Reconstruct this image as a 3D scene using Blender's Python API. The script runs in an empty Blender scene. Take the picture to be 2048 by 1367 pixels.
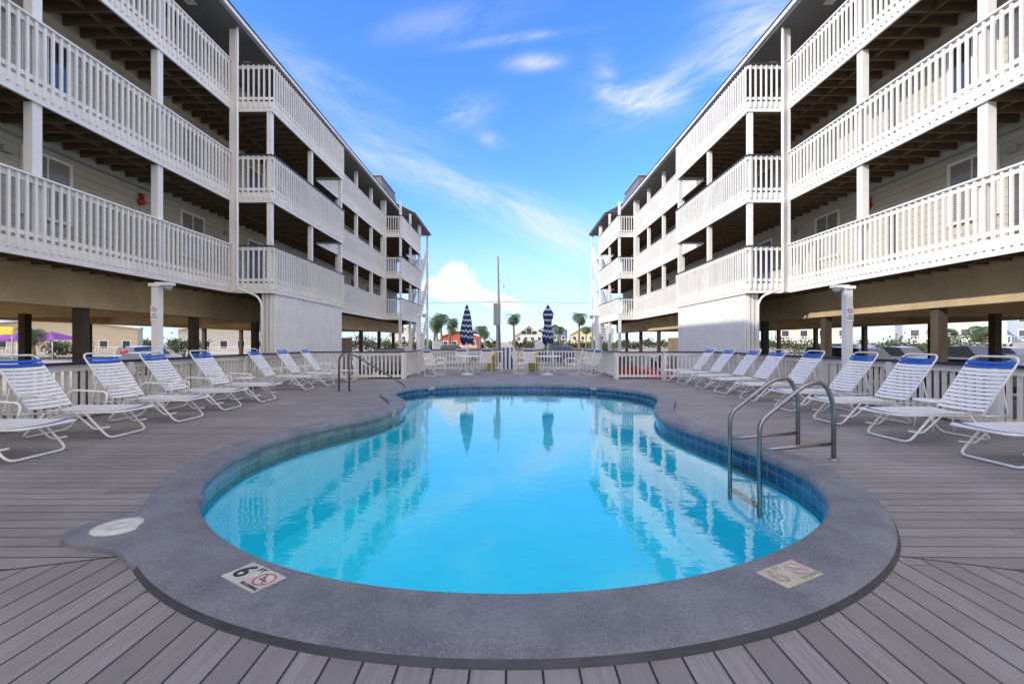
import bpy, math, random
from mathutils import Vector, Matrix, noise
from mathutils.geometry import tessellate_polygon
random.seed(7)
R=math.radians
COL=bpy.context.scene.collection
GZ=-0.85
# ------------------------------------------------------------------ mesh builder
class MB:
    def __init__(s): s.v=[];s.f=[];s.m=[];s.sm=[]
    def add(s,vs,fs,m=0,sm=False):
        b=len(s.v); s.v+= [tuple(p) for p in vs]
        for f in fs:
            s.f.append([b+i for i in f]); s.m.append(m); s.sm.append(sm)
    def box(s,x0,x1,y0,y1,z0,z1,m=0):
        x0,x1=min(x0,x1),max(x0,x1); y0,y1=min(y0,y1),max(y0,y1); z0,z1=min(z0,z1),max(z0,z1)
        s.add([(x0,y0,z0),(x1,y0,z0),(x1,y1,z0),(x0,y1,z0),(x0,y0,z1),(x1,y0,z1),(x1,y1,z1),(x0,y1,z1)],
              [(0,3,2,1),(4,5,6,7),(0,1,5,4),(1,2,6,5),(2,3,7,6),(3,0,4,7)],m)
    def beam(s,p0,p1,w,h,m=0):
        p0=Vector(p0);p1=Vector(p1);d=(p1-p0).normalized()
        u=Vector((0,0,1)) if abs(d.z)<.95 else Vector((0,1,0))
        a=d.cross(u).normalized(); b=a.cross(d).normalized()
        vs=[]
        for p in (p0,p1):
            for i,j in ((-1,-1),(1,-1),(1,1),(-1,1)): vs.append(p+a*(w/2*i)+b*(h/2*j))
        s.add(vs,[(0,3,2,1),(4,5,6,7),(0,1,5,4),(1,2,6,5),(2,3,7,6),(3,0,4,7)],m)
    def tube(s,pts,r,m=0,n=8,closed=False,r1=None):
        P=[Vector(p) for p in pts]; k=len(P)
        if k<2: return
        T=[]
        for i in range(k):
            if closed: t=P[(i+1)%k]-P[i-1]
            else: t=P[min(i+1,k-1)]-P[max(i-1,0)]
            T.append(t.normalized())
        u=Vector((0,0,1)) if abs(T[0].z)<.9 else Vector((1,0,0))
        a=T[0].cross(u).normalized(); vs=[]
        for i in range(k):
            a=(a-T[i]*a.dot(T[i])).normalized(); b=T[i].cross(a)
            rr=r if r1 is None else r+(r1-r)*i/(k-1)
            for j in range(n):
                q=2*math.pi*j/n; vs.append(P[i]+a*(rr*math.cos(q))+b*(rr*math.sin(q)))
        fs=[]
        for i in range(k if closed else k-1):
            i2=(i+1)%k
            for j in range(n): fs.append((i*n+j,i*n+(j+1)%n,i2*n+(j+1)%n,i2*n+j))
        s.add(vs,fs,m,True)
        if not closed:
            b0=len(s.v)-k*n
            s.f.append([b0+j for j in range(n)][::-1]);s.m.append(m);s.sm.append(False)
            s.f.append([b0+(k-1)*n+j for j in range(n)]);s.m.append(m);s.sm.append(False)
    def lathe(s,prof,c=(0,0,0),n=20,m=0,sm=True,ms=None):
        vs=[]
        for r,z in prof:
            for j in range(n):
                q=2*math.pi*j/n; vs.append((c[0]+r*math.cos(q),c[1]+r*math.sin(q),c[2]+z))
        b=len(s.v); s.v+=vs
        for i in range(len(prof)-1):
            for j in range(n):
                s.f.append([b+i*n+j,b+i*n+(j+1)%n,b+(i+1)*n+(j+1)%n,b+(i+1)*n+j])
                s.m.append(ms[i] if ms else m); s.sm.append(sm)
    def prism(s,poly,z0,z1,m=0):
        n=len(poly)
        vs=[(p[0],p[1],z0) for p in poly]+[(p[0],p[1],z1) for p in poly]
        fs=[tuple(range(n))[::-1],tuple(range(n,2*n))]+[(i,(i+1)%n,n+(i+1)%n,n+i) for i in range(n)]
        s.add(vs,fs,m)
def mk(name,mb,mats,parent=None,off=None,loc=None,label=None):
    me=bpy.data.meshes.new(name); me.from_pydata(mb.v,[],mb.f)
    for m in (mats if isinstance(mats,(list,tuple)) else [mats]): me.materials.append(m)
    me.polygons.foreach_set('material_index',mb.m); me.polygons.foreach_set('use_smooth',mb.sm)
    me.update()
    o=bpy.data.objects.new(name,me); COL.objects.link(o)
    if parent: o.parent=parent
    if off is not None: o.location=(-off[0],-off[1],-off[2])
    if loc is not None: o.location=loc
    if label: o["label"]=label
    return o
def top(name,label,cat,loc=(0,0,0),rz=0,group=None,kind=None):
    o=bpy.data.objects.new(name,None); COL.objects.link(o); o.location=loc; o.rotation_euler=(0,0,rz)
    o.empty_display_size=.2
    tag(o,label,cat,group,kind); return o
def tag(o,label,cat,group=None,kind=None):
    if label:o["label"]=label
    if cat:o["category"]=cat
    if group:o["group"]=group
    if kind:o["kind"]=kind
def clone(src,loc,rz,label=None):
    o=src.copy(); COL.objects.link(o); o.location=loc; o.rotation_euler=(0,0,rz)
    if label:o["label"]=label
    def rec(a,b):
        for c in list(a.children):
            d=c.copy(); COL.objects.link(d); d.parent=b; rec(c,d)
    rec(src,o); return o
def fillet(pts,r,n=5):
    P=[Vector(p) for p in pts]; out=[P[0]]
    for i in range(1,len(P)-1):
        a=(P[i-1]-P[i]); b=(P[i+1]-P[i]); rr=min(r,a.length*.49,b.length*.49)
        A=P[i]+a.normalized()*rr; B=P[i]+b.normalized()*rr
        for k in range(n+1):
            t=k/n; out.append(A*(1-t)**2+P[i]*2*t*(1-t)+B*t*t)
    out.append(P[-1]); return out
# ------------------------------------------------------------------ materials
def newmat(name):
    m=bpy.data.materials.new(name); m.use_nodes=True; nt=m.node_tree
    return m,nt,nt.nodes['Principled BSDF']
def mth(nt,op,a,b=None,c=None,clamp=False):
    n=nt.nodes.new('ShaderNodeMath'); n.operation=op; n.use_clamp=clamp
    for i,x in enumerate((a,b,c)):
        if x is None: continue
        if isinstance(x,(int,float)): n.inputs[i].default_value=x
        else: nt.links.new(x,n.inputs[i])
    return n.outputs[0]
def mixc(nt,f,a,b,mode='MIX'):
    n=nt.nodes.new('ShaderNodeMix'); n.data_type='RGBA'; n.blend_type=mode
    if isinstance(f,(int,float)): n.inputs[0].default_value=f
    else: nt.links.new(f,n.inputs[0])
    for i,x in ((6,a),(7,b)):
        if isinstance(x,tuple): n.inputs[i].default_value=(x[0],x[1],x[2],1)
        else: nt.links.new(x,n.inputs[i])
    return n.outputs[2]
def nz(nt,vec,scale,detail=4,rough=.55,dist=0):
    n=nt.nodes.new('ShaderNodeTexNoise'); n.inputs['Scale'].default_value=scale
    n.inputs['Detail'].default_value=detail; n.inputs['Roughness'].default_value=rough; n.inputs['Distortion'].default_value=dist
    if vec is not None: nt.links.new(vec,n.inputs['Vector'])
    return n.outputs['Fac']
def ramp(nt,f,a,b):
    n=nt.nodes.new('ShaderNodeMapRange'); n.interpolation_type='SMOOTHSTEP'; nt.links.new(f,n.inputs[0])
    if a>b: n.inputs[1].default_value=b; n.inputs[2].default_value=a; n.inputs[3].default_value=1; n.inputs[4].default_value=0
    else: n.inputs[1].default_value=a; n.inputs[2].default_value=b
    return n.outputs[0]
def wpos(nt,scale=None):
    g=nt.nodes.new('ShaderNodeNewGeometry').outputs['Position']
    if scale:
        n=nt.nodes.new('ShaderNodeMapping'); n.inputs['Scale'].default_value=scale; nt.links.new(g,n.inputs['Vector']); return n.outputs[0]
    return g
def opos(nt,scale=None):
    g=nt.nodes.new('ShaderNodeTexCoord').outputs['Object']
    if scale:
        n=nt.nodes.new('ShaderNodeMapping'); n.inputs['Scale'].default_value=scale; nt.links.new(g,n.inputs['Vector']); return n.outputs[0]
    return g
def bump(nt,h,strength,dist,bs):
    n=nt.nodes.new('ShaderNodeBump'); n.inputs['Strength'].default_value=strength; n.inputs['Distance'].default_value=dist
    nt.links.new(h,n.inputs['Height']); nt.links.new(n.outputs[0],bs.inputs['Normal']); return n
def pm(name,c,rough=.6,var=.15,scale=3,bmp=.0,bs_scale=40,metal=0,c2=None,stretch=None,spec=None):
    m,nt,b=newmat(name); v=opos(nt,stretch)
    f=nz(nt,v,scale,6,.65)
    f=ramp(nt,f,.3,.72)
    ca=c; cb=c2 if c2 else tuple(max(0,x*(1-var)) for x in c)
    nt.links.new(mixc(nt,f,ca,cb),b.inputs['Base Color'])
    b.inputs['Roughness'].default_value=rough; b.inputs['Metallic'].default_value=metal
    if spec is not None: b.inputs['Specular IOR Level'].default_value=spec
    if bmp: bump(nt,nz(nt,v,bs_scale,5),bmp,.01,b)
    return m
WHITE=pm('white_paint',(.84,.82,.775),.55,.14,2.2,.15,60,c2=(.76,.735,.69))
WHITE2=pm('white_powder_coat',(.86,.845,.81),.35,.08,5)
STRAP=pm('white_vinyl_strap',(.85,.835,.80),.4,.08,6)
BLUE=pm('blue_vinyl_strap',(.02,.11,.50),.4,.2,6)
NAVY=pm('navy_rail_paint',(.012,.022,.085),.4,.3,5,.1,50)
DCAP=pm('dark_cap_paint',(.045,.04,.045),.5,.3,5,.1,50)
WOOD=pm('dark_joist_wood',(.19,.125,.07),.8,.4,3,.3,40,c2=(.11,.075,.045),stretch=(1,6,6))
CONC=pm('tan_concrete',(.58,.45,.26),.85,.3,1.2,.4,25,c2=(.42,.32,.19))
CONCG=pm('grey_concrete',(.30,.29,.27),.85,.3,.8,.3,20)
COLM=pm('dark_timber_column',(.085,.062,.045),.85,.3,1.5,.4,25,c2=(.05,.038,.03),stretch=(6,6,1))
SOFF=pm('grey_soffit',(.16,.16,.165),.7,.15,3)
SHING=pm('dark_shingle',(.09,.095,.10),.9,.4,12,.4,60)
BLACK=pm('black_rubber',(.02,.02,.022),.7,.2,5)
STEEL=pm('brushed_steel',(.34,.33,.32),.27,.25,8,metal=.9)
STEELD=pm('weathered_steel',(.20,.19,.18),.35,.25,8,metal=.8)
GALV=pm('galvanised_grey',(.38,.40,.41),.5,.15,5,metal=.2)
RED=pm('red_enamel',(.55,.02,.02),.35,.2,5)
YEL=pm('yellow_plastic',(.75,.55,.03),.45,.2,5)
POLEW=pm('weathered_pole_wood',(.27,.22,.18),.9,.3,4,.4,30,c2=(.16,.13,.11),stretch=(8,8,.5))
INK=pm('dark_marking',(.03,.03,.05),.6,.4,20)
INKF=pm('faded_marking',(.40,.345,.26),.6,.2,20)
REDINK=pm('red_marking',(.5,.06,.05),.6,.2,20)
REDF=pm('faded_red_marking',(.55,.33,.27),.6,.2,20)
MTILE=pm('marker_tile',(.62,.60,.50),.5,.3,9,c2=(.42,.41,.36))
MTILEF=pm('faded_marker_tile',(.55,.50,.40),.6,.3,9,c2=(.42,.38,.30))
LID=pm('skimmer_lid_plastic',(.62,.61,.55),.6,.2,14)
FENCEW=pm('weathered_wood',(.30,.23,.16),.85,.3,3,c2=(.2,.15,.1))
DOORP=pm('door_paint',(.10,.12,.16),.5,.2,3)
EDGE=pm('dark_coping_edge',(.045,.048,.06),.5,.4,8,.3,30)
def glassmat(name,c=(.03,.035,.04)):
    m,nt,b=newmat(name); v=opos(nt)
    nt.links.new(mixc(nt,nz(nt,v,.7,2),c,tuple(x*2.2 for x in c)),b.inputs['Base Color'])
    b.inputs['Roughness'].default_value=.06; b.inputs['Specular IOR Level'].default_value=.8
    return m
GLASS=glassmat('window_glass')
def siding():
    m,nt,b=newmat('grey_lap_siding'); p=wpos(nt); s=nt.nodes.new('ShaderNodeSeparateXYZ'); nt.links.new(p,s.inputs[0])
    fr=mth(nt,'FRACT',mth(nt,'DIVIDE',s.outputs[2],.18))
    line=ramp(nt,fr,.0,.09)
    base=mixc(nt,ramp(nt,nz(nt,wpos(nt,(1,1,3)),1.5,5),.3,.7),(.54,.50,.41),(.47,.44,.36))
    nt.links.new(mixc(nt,line,(.12,.12,.115),base),b.inputs['Base Color'])
    b.inputs['Roughness'].default_value=.65
    bump(nt,mth(nt,'SUBTRACT',1,fr),.6,.02,b); return m
SIDING=siding()
def blind():
    m,nt,b=newmat('window_blind'); p=wpos(nt); s=nt.nodes.new('ShaderNodeSeparateXYZ'); nt.links.new(p,s.inputs[0])
    fr=mth(nt,'FRACT',mth(nt,'DIVIDE',s.outputs[2],.05))
    nt.links.new(mixc(nt,ramp(nt,fr,.0,.6),(.10,.10,.095),(.34,.33,.30)),b.inputs['Base Color'])
    b.inputs['Roughness'].default_value=.15; return m
BLIND=blind()
def deckmat():
    m,nt,b=newmat('composite_deck_boards'); p=wpos(nt); s=nt.nodes.new('ShaderNodeSeparateXYZ'); nt.links.new(p,s.inputs[0])
    X,Y=s.outputs[0],s.outputs[1]
    q=mth(nt,'ADD',Y,mth(nt,'MULTIPLY',mth(nt,'ABSOLUTE',X),.33))
    far=mth(nt,'GREATER_THAN',q,3.41)
    W=.14
    mx=nt.nodes.new('ShaderNodeMix'); mx.data_type='FLOAT'
    nt.links.new(far,mx.inputs[0]); nt.links.new(X,mx.inputs[2]); nt.links.new(Y,mx.inputs[3]); c=mx.outputs[0]
    mx2=nt.nodes.new('ShaderNodeMix'); mx2.data_type='FLOAT'
    nt.links.new(far,mx2.inputs[0]); nt.links.new(Y,mx2.inputs[2]); nt.links.new(X,mx2.inputs[3]); l=mx2.outputs[0]
    cc=mth(nt,'DIVIDE',mth(nt,'ADD',c,mth(nt,'MULTIPLY',nz(nt,p,.6,1),.03)),W); fr=mth(nt,'FRACT',cc); idn=mth(nt,'FLOOR',cc)
    dist=mth(nt,'ABSOLUTE',mth(nt,'SUBTRACT',fr,.5))
    gap=mth(nt,'GREATER_THAN',dist,.467)
    seam=mth(nt,'LESS_THAN',mth(nt,'ABSOLUTE',mth(nt,'SUBTRACT',q,3.41)),.009)
    wn=nt.nodes.new('ShaderNodeTexWhiteNoise'); wn.noise_dimensions='2D'
    cb=nt.nodes.new('ShaderNodeCombineXYZ'); nt.links.new(idn,cb.inputs[0]); nt.links.new(far,cb.inputs[1]); nt.links.new(cb.outputs[0],wn.inputs['Vector'])
    lj=mth(nt,'ADD',mth(nt,'DIVIDE',l,4.8),mth(nt,'MULTIPLY',wn.outputs['Value'],7.3))
    ef=mth(nt,'FRACT',lj); end=mth(nt,'LESS_THAN',ef,.001)
    wn2=nt.nodes.new('ShaderNodeTexWhiteNoise'); wn2.noise_dimensions='2D'
    cb2=nt.nodes.new('ShaderNodeCombineXYZ'); nt.links.new(idn,cb2.inputs[0]); nt.links.new(mth(nt,'FLOOR',lj),cb2.inputs[1]); nt.links.new(cb2.outputs[0],wn2.inputs['Vector'])
    gv=nt.nodes.new('ShaderNodeCombineXYZ'); nt.links.new(mth(nt,'MULTIPLY',c,60),gv.inputs[0]); nt.links.new(mth(nt,'MULTIPLY',l,2.5),gv.inputs[1])
    grain=nz(nt,gv.outputs[0],1.0,5,.7)
    big=nz(nt,p,.9,5,.6)
    col=mixc(nt,wn2.outputs['Value'],(.225,.202,.188),(.335,.305,.288))
    col=mixc(nt,ramp(nt,grain,.3,.75),col,(.20,.178,.166))
    col=mixc(nt,mth(nt,'MULTIPLY',ramp(nt,big,.42,.75),.55),col,(.39,.37,.355))
    col=mixc(nt,mth(nt,'MULTIPLY',ramp(nt,nz(nt,p,3.5,6,.75),.58,.75),.35),col,(.15,.13,.12))
    g=mth(nt,'MAXIMUM',mth(nt,'MAXIMUM',gap,seam),end)
    col=mixc(nt,g,col,(.022,.02,.02))
    nt.links.new(col,b.inputs['Base Color'])
    nt.links.new(mth(nt,'ADD',.45,mth(nt,'MULTIPLY',big,.25)),b.inputs['Roughness'])
    h=mth(nt,'ADD',mth(nt,'MULTIPLY',ramp(nt,dist,.5,.43),1.0),mth(nt,'MULTIPLY',grain,.15))
    bump(nt,h,.5,.008,b); return m
DECK=deckmat()
def copingmat():
    m,nt,b=newmat('textured_coping_concrete'); p=wpos(nt)
    f=nz(nt,p,2.5,6,.7); g=nz(nt,p,120,3,.65); g2=nz(nt,p,55,4,.75)
    col=mixc(nt,ramp(nt,f,.32,.68),(.20,.208,.24),(.34,.35,.385))
    col=mixc(nt,mth(nt,'MULTIPLY',ramp(nt,g,.50,.64),.55),col,(.44,.445,.47))
    col=mixc(nt,mth(nt,'MULTIPLY',ramp(nt,g2,.55,.66),.45),col,(.12,.125,.15))
    col=mixc(nt,mth(nt,'MULTIPLY',ramp(nt,nz(nt,p,5,6,.8),.58,.72),.6),col,(.15,.155,.18))
    nt.links.new(col,b.inputs['Base Color']); b.inputs['Roughness'].default_value=.48
    h=mth(nt,'ADD',mth(nt,'ADD',ramp(nt,g,.35,.7),mth(nt,'MULTIPLY',ramp(nt,g2,.64,.40),1.4)),mth(nt,'MULTIPLY',f,2)); bump(nt,h,.8,.008,b); return m
COPE=copingmat()
def tilemat():
    m,nt,b=newmat('waterline_tile'); uv=nt.nodes.new('ShaderNodeUVMap'); 
    br=nt.nodes.new('ShaderNodeTexBrick'); br.offset=0; br.inputs['Scale'].default_value=1
    br.inputs['Brick Width'].default_value=.15; br.inputs['Row Height'].default_value=.13; br.inputs['Mortar Size'].default_value=.005
    br.inputs['Color1'].default_value=(.0,.0,.0,1); br.inputs['Color2'].default_value=(1,1,1,1); br.inputs['Mortar'].default_value=(.5,.5,.5,1)
    nt.links.new(uv.outputs[0],br.inputs['Vector'])
    s=nt.nodes.new('ShaderNodeSeparateXYZ'); nt.links.new(wpos(nt),s.inputs[0])
    blue=mixc(nt,br.outputs['Color'],(.006,.04,.14),(.015,.12,.27)); gry=mixc(nt,br.outputs['Color'],(.13,.16,.15),(.25,.26,.22))
    blue=mixc(nt,ramp(nt,nz(nt,wpos(nt),9,4,.7),.45,.7),blue,(.02,.14,.28))
    side=mth(nt,'MULTIPLY',ramp(nt,s.outputs[0],-1.2,-2.0),ramp(nt,s.outputs[1],10.,8.5))
    c=mixc(nt,mth(nt,'MULTIPLY',side,.85),blue,gry); c=mixc(nt,br.outputs['Fac'],c,(.20,.26,.30))
    nt.links.new(c,b.inputs['Base Color']); b.inputs['Roughness'].default_value=.2; return m
TILE=tilemat()
PLAST=pm('pool_plaster',(.05,.82,.95),.7,.1,1.5,c2=(.035,.76,.93))
def watermat():
    m,nt,b=newmat('pool_water'); nt.nodes.remove(b); out=[n for n in nt.nodes if n.type=='OUTPUT_MATERIAL'][0]
    tr=nt.nodes.new('ShaderNodeBsdfTransparent'); tr.inputs[0].default_value=(.72,.98,.99,1)
    gl=nt.nodes.new('ShaderNodeBsdfGlossy'); gl.inputs['Roughness'].default_value=.006
    lw=nt.nodes.new('ShaderNodeLayerWeight'); lw.inputs[0].default_value=.5
    bp=nt.nodes.new('ShaderNodeBump'); bp.inputs['Strength'].default_value=.10; bp.inputs['Distance'].default_value=.02
    h=mth(nt,'ADD',nz(nt,wpos(nt,(1,1.2,1)),3.2,2,.5,.5),mth(nt,'MULTIPLY',nz(nt,wpos(nt,(1,2,1)),9,2,.5,.3),.26))
    nt.links.new(h,bp.inputs['Height']); nt.links.new(bp.outputs[0],gl.inputs['Normal']); nt.links.new(bp.outputs[0],lw.inputs['Normal'])
    F=mth(nt,'ADD',mth(nt,'MULTIPLY',mth(nt,'POWER',lw.outputs['Facing'],3.7),.97),.03,clamp=True)
    mx=nt.nodes.new('ShaderNodeMixShader'); nt.links.new(F,mx.inputs[0]); nt.links.new(tr.outputs[0],mx.inputs[1]); nt.links.new(gl.outputs[0],mx.inputs[2])
    nt.links.new(mx.outputs[0],out.inputs[0]); return m
WATER=watermat()
def groundmat():
    m,nt,b=newmat('sandy_asphalt_ground'); p=wpos(nt)
    f=nz(nt,p,.08,6,.6); g=nz(nt,p,30,4,.7)
    col=mixc(nt,ramp(nt,f,.36,.56),(.20,.185,.165),(.44,.36,.24))
    col=mixc(nt,mth(nt,'MULTIPLY',g,.35),col,(.13,.12,.11))
    nt.links.new(col,b.inputs['Base Color']); b.inputs['Roughness'].default_value=.9
    bump(nt,g,.3,.01,b); return m
GROUND=groundmat()
ASPH=pm('asphalt',(.07,.07,.072),.85,.3,1.5,.4,60,c2=(.05,.05,.05))
# ------------------------------------------------------------------ text
def text(name,s,size,mat,loc,rot,parent,ext=.0012):
    cu=bpy.data.curves.new(name,'FONT'); cu.body=s; cu.size=size; cu.align_x='CENTER'; cu.align_y='CENTER'; cu.extrude=ext; cu.offset=size*.012
    t=bpy.data.objects.new('tmp',cu); COL.objects.link(t)
    dg=bpy.context.evaluated_depsgraph_get(); me=bpy.data.meshes.new_from_object(t.evaluated_get(dg))
    bpy.data.objects.remove(t); me.materials.clear(); me.materials.append(mat)
    o=bpy.data.objects.new(name,me); COL.objects.link(o); o.location=loc; o.rotation_euler=rot; o.parent=parent; return o
def ringmesh(mb,c,r0,r1,z,m=0,n=28,slash=True,th=.012):
    vs=[];fs=[]
    for j in range(n):
        q=2*math.pi*j/n
        vs+=[(c[0]+r0*math.cos(q),c[1]+r0*math.sin(q),z),(c[0]+r1*math.cos(q),c[1]+r1*math.sin(q),z)]
    for j in range(n):
        k=(j+1)%n; fs.append((2*j,2*j+1,2*k+1,2*k))
    mb.add(vs,fs,m)
    if slash:
        d=r0*.7071; e=th*.5*.7071
        mb.add([(c[0]-d-e,c[1]+d-e,z),(c[0]-d+e,c[1]+d+e,z),(c[0]+d+e,c[1]-d+e,z),(c[0]+d-e,c[1]-d-e,z)],[(0,3,2,1)],m)
# ------------------------------------------------------------------ camera / light / world
cam=bpy.data.cameras.new('camera'); co=bpy.data.objects.new('camera',cam); COL.objects.link(co)
cam.lens=16; cam.sensor_width=36; cam.clip_start=.05; cam.clip_end=3000; cam.shift_x=.002
co.location=(0,0,1.25); co.rotation_euler=(R(90),0,0); bpy.context.scene.camera=co
EL=R(27); AZ=R(240)
ts=Vector((math.sin(AZ)*math.cos(EL),math.cos(AZ)*math.cos(EL),math.sin(EL)))
sl=bpy.data.lights.new('sun','SUN'); sl.energy=4.2; sl.angle=R(.5); sl.color=(1,.94,.84)
so=bpy.data.objects.new('sun',sl); COL.objects.link(so); so.rotation_euler=ts.to_track_quat('Z','Y').to_euler(); so.location=(0,0,30)
w=bpy.data.worlds.new('World'); bpy.context.scene.world=w; w.use_nodes=True; nt=w.node_tree
w.cycles.sampling_method='NONE'
bg=nt.nodes['Background']; sky=nt.nodes.new('ShaderNodeTexSky'); sky.sky_type='NISHITA'; sky.sun_disc=False
sky.sun_elevation=EL; sky.sun_rotation=AZ; sky.dust_density=.4; sky.ozone_density=2.5; sky.air_density=1.0
hs=nt.nodes.new('ShaderNodeHueSaturation'); hs.inputs['Saturation'].default_value=1.15; hs.inputs['Value'].default_value=1.0; nt.links.new(sky.outputs[0],hs.inputs['Color'])
skc0=mixc(nt,1.0,hs.outputs[0],(1.4,1.85,2.9),'MULTIPLY')
tc=nt.nodes.new('ShaderNodeTexCoord').outputs['Generated']; sp=nt.nodes.new('ShaderNodeSeparateXYZ'); nt.links.new(tc,sp.inputs[0])
haze=mth(nt,'MULTIPLY',ramp(nt,sp.outputs[2],.34,.0),.55)
skc0=mixc(nt,haze,skc0,(4.7,5.4,6.4))
dy=mth(nt,'MAXIMUM',sp.outputs[1],.05); U=mth(nt,'DIVIDE',sp.outputs[0],dy); V=mth(nt,'DIVIDE',sp.outputs[2],dy)
front=ramp(nt,sp.outputs[1],.25,.5)
def blob(px,py,a,b,ang=0,k=1):
    u0=(px-1020)/910; v0=(683-py)/910; a/=910; b/=910; c,s=math.cos(R(ang)),math.sin(R(ang))
    du=mth(nt,'SUBTRACT',U,u0); dv=mth(nt,'SUBTRACT',V,v0)
    p=mth(nt,'DIVIDE',mth(nt,'ADD',mth(nt,'MULTIPLY',du,c),mth(nt,'MULTIPLY',dv,s)),a)
    q=mth(nt,'DIVIDE',mth(nt,'SUBTRACT',mth(nt,'MULTIPLY',dv,c),mth(nt,'MULTIPLY',du,s)),b)
    r2=mth(nt,'MINIMUM',mth(nt,'ADD',mth(nt,'MULTIPLY',p,p),mth(nt,'MULTIPLY',q,q)),30)
    e=mth(nt,'EXPONENT',mth(nt,'MULTIPLY',r2,-1))
    return mth(nt,'MULTIPLY',e,k)
uv=nt.nodes.new('ShaderNodeCombineXYZ'); nt.links.new(U,uv.inputs[0]); nt.links.new(V,uv.inputs[1])
def streak(rot,sc,scale,dist):
    wm=nt.nodes.new('ShaderNodeMapping'); wm.vector_type='TEXTURE'; wm.inputs['Rotation'].default_value=(0,0,R(rot)); wm.inputs['Scale'].default_value=sc; nt.links.new(uv.outputs[0],wm.inputs[0])
    return nz(nt,wm.outputs[0],scale,10,.68,dist)
s1=streak(22,(1,.30,1),3.2,.5); s2=streak(-25,(1,.22,1),2.6,.4)
def su(l):
    t=l[0]
    for x in l[1:]: t=mth(nt,'ADD',t,x)
    return mth(nt,'MINIMUM',t,1)
g1=su([blob(1265,190,75,22,-8,1.0),blob(1370,165,150,40,22,.8),blob(1215,155,25,50,20,.5),blob(1530,70,90,100,50,1.0),blob(1070,124,50,16,3,.85),blob(930,226,50,24,15,.85),blob(985,280,30,14,-15,.6),blob(1040,75,120,10,8,.5),blob(900,40,160,30,10,.3)])
g2=su([blob(900,360,300,30,-24,.7),blob(1110,460,150,42,-20,.8),blob(700,200,170,36,-25,.35),blob(600,120,120,28,-30,.35),blob(1080,560,240,60,0,.35),blob(760,330,120,18,-28,.4)])
wisp=mth(nt,'MAXIMUM',mth(nt,'MULTIPLY',g1,ramp(nt,s1,.34,.66)),mth(nt,'MULTIPLY',g2,ramp(nt,s2,.32,.72)))
cn=nz(nt,uv.outputs[0],16,9,.62,.1)
cu_=mth(nt,'ADD',mth(nt,'ADD',blob(915,568,42,36,0,1.1),blob(985,600,85,20,-14,1.1)),mth(nt,'ADD',blob(862,575,36,22,0,.8),blob(905,535,20,22,0,.8)))
cum=mth(nt,'MULTIPLY',ramp(nt,mth(nt,'ADD',cu_,mth(nt,'MULTIPLY',mth(nt,'SUBTRACT',cn,.5),2.2)),.42,.8),ramp(nt,cu_,.05,.4))
cf=mth(nt,'MULTIPLY',mth(nt,'MAXIMUM',mth(nt,'MULTIPLY',wisp,.85),cum),front,clamp=True)
skc=mixc(nt,cf,skc0,(6.6,6.65,6.7))
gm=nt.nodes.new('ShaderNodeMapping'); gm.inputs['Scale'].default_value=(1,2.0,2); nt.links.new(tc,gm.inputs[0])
fill_cloud=mth(nt,'MULTIPLY',mth(nt,'ADD',mth(nt,'MULTIPLY',ramp(nt,nz(nt,gm.outputs[0],1.6,7,.6,.8),.35,.7),.5),.38),mth(nt,'SUBTRACT',1,front))  # unseen bright cloud cover, added behind and overhead as neutral fill light
skc=mixc(nt,fill_cloud,skc,(15.2,13.9,12.0))
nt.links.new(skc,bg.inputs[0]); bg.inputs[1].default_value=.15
vs=bpy.context.scene.view_settings; vs.view_transform='Standard'; vs.look='None'; vs.exposure=0
# ------------------------------------------------------------------ pool curve
ctrl=[(-.15,2.20),(.44,2.23),(1.0,2.38),(1.55,2.65),(2.02,2.98),(2.40,3.40),(2.70,3.97),(2.79,4.70),(2.66,5.63),(2.45,6.6),(2.42,7.6),(2.72,8.6),(3.15,9.6),(3.35,10.6),(3.05,11.7),(2.2,12.6),(1.1,13.0),(-.3,13.1),(-1.6,12.85),(-2.5,12.3),(-2.85,11.4),(-2.62,10.4),(-2.2,9.6),(-2.0,8.8),(-2.08,7.8),(-2.45,7.0),(-2.85,6.2),(-3.0,5.25),(-2.82,4.3),(-2.46,3.55),(-1.95,2.95),(-1.4,2.55),(-.78,2.29)]
def catmull(P,k=8):
    out=[];n=len(P)
    for i in range(n):
        a,b,c,d=[Vector(P[(i+j)%n]) for j in (-1,0,1,2)]
        for t in range(k):
            t/=k; out.append(.5*((2*b)+(c-a)*t+(2*a-5*b+4*c-d)*t*t+(3*b-a-3*c+d)*t**3))
    return out
C=catmull(ctrl); 
for _ in range(30): C=[(C[i-1]+C[i]*2+C[(i+1)%len(C)])/4 for i in range(len(C))]
N=len(C); NR=[]
for i in range(N):
    t=(C[(i+1)%N]-C[i-1]).normalized(); NR.append(Vector((t.y,-t.x)))
def wsc(i):
    y=C[i].y; t=min(1,max(0,(y-2.4)/1.3)); t=t*t*(3-2*t); return 1-.25*t
def offc(d): return [C[i]+NR[i]*d for i in range(N)]
def offw(d): return [C[i]+NR[i]*d*wsc(i) for i in range(N)]
arc=[0]
for i in range(N): arc.append(arc[-1]+(C[(i+1)%N]-C[i]).length)
def sweep(prof,wide=False,dark=99):
    mb=MB(); k=len(prof); vs=[]
    for i in range(N):
        for (d,z) in prof:
            p=C[i]+NR[i]*(d*wsc(i) if wide else d); vs.append((p.x,p.y,z))
    mb.v=vs
    for i in range(N):
        j=(i+1)%N
        for a in range(k-1): mb.f.append((i*k+a,j*k+a,j*k+a+1,i*k+a+1)); mb.m.append(1 if a>=dark else 0); mb.sm.append(True)
    return mb
import bmesh
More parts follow.
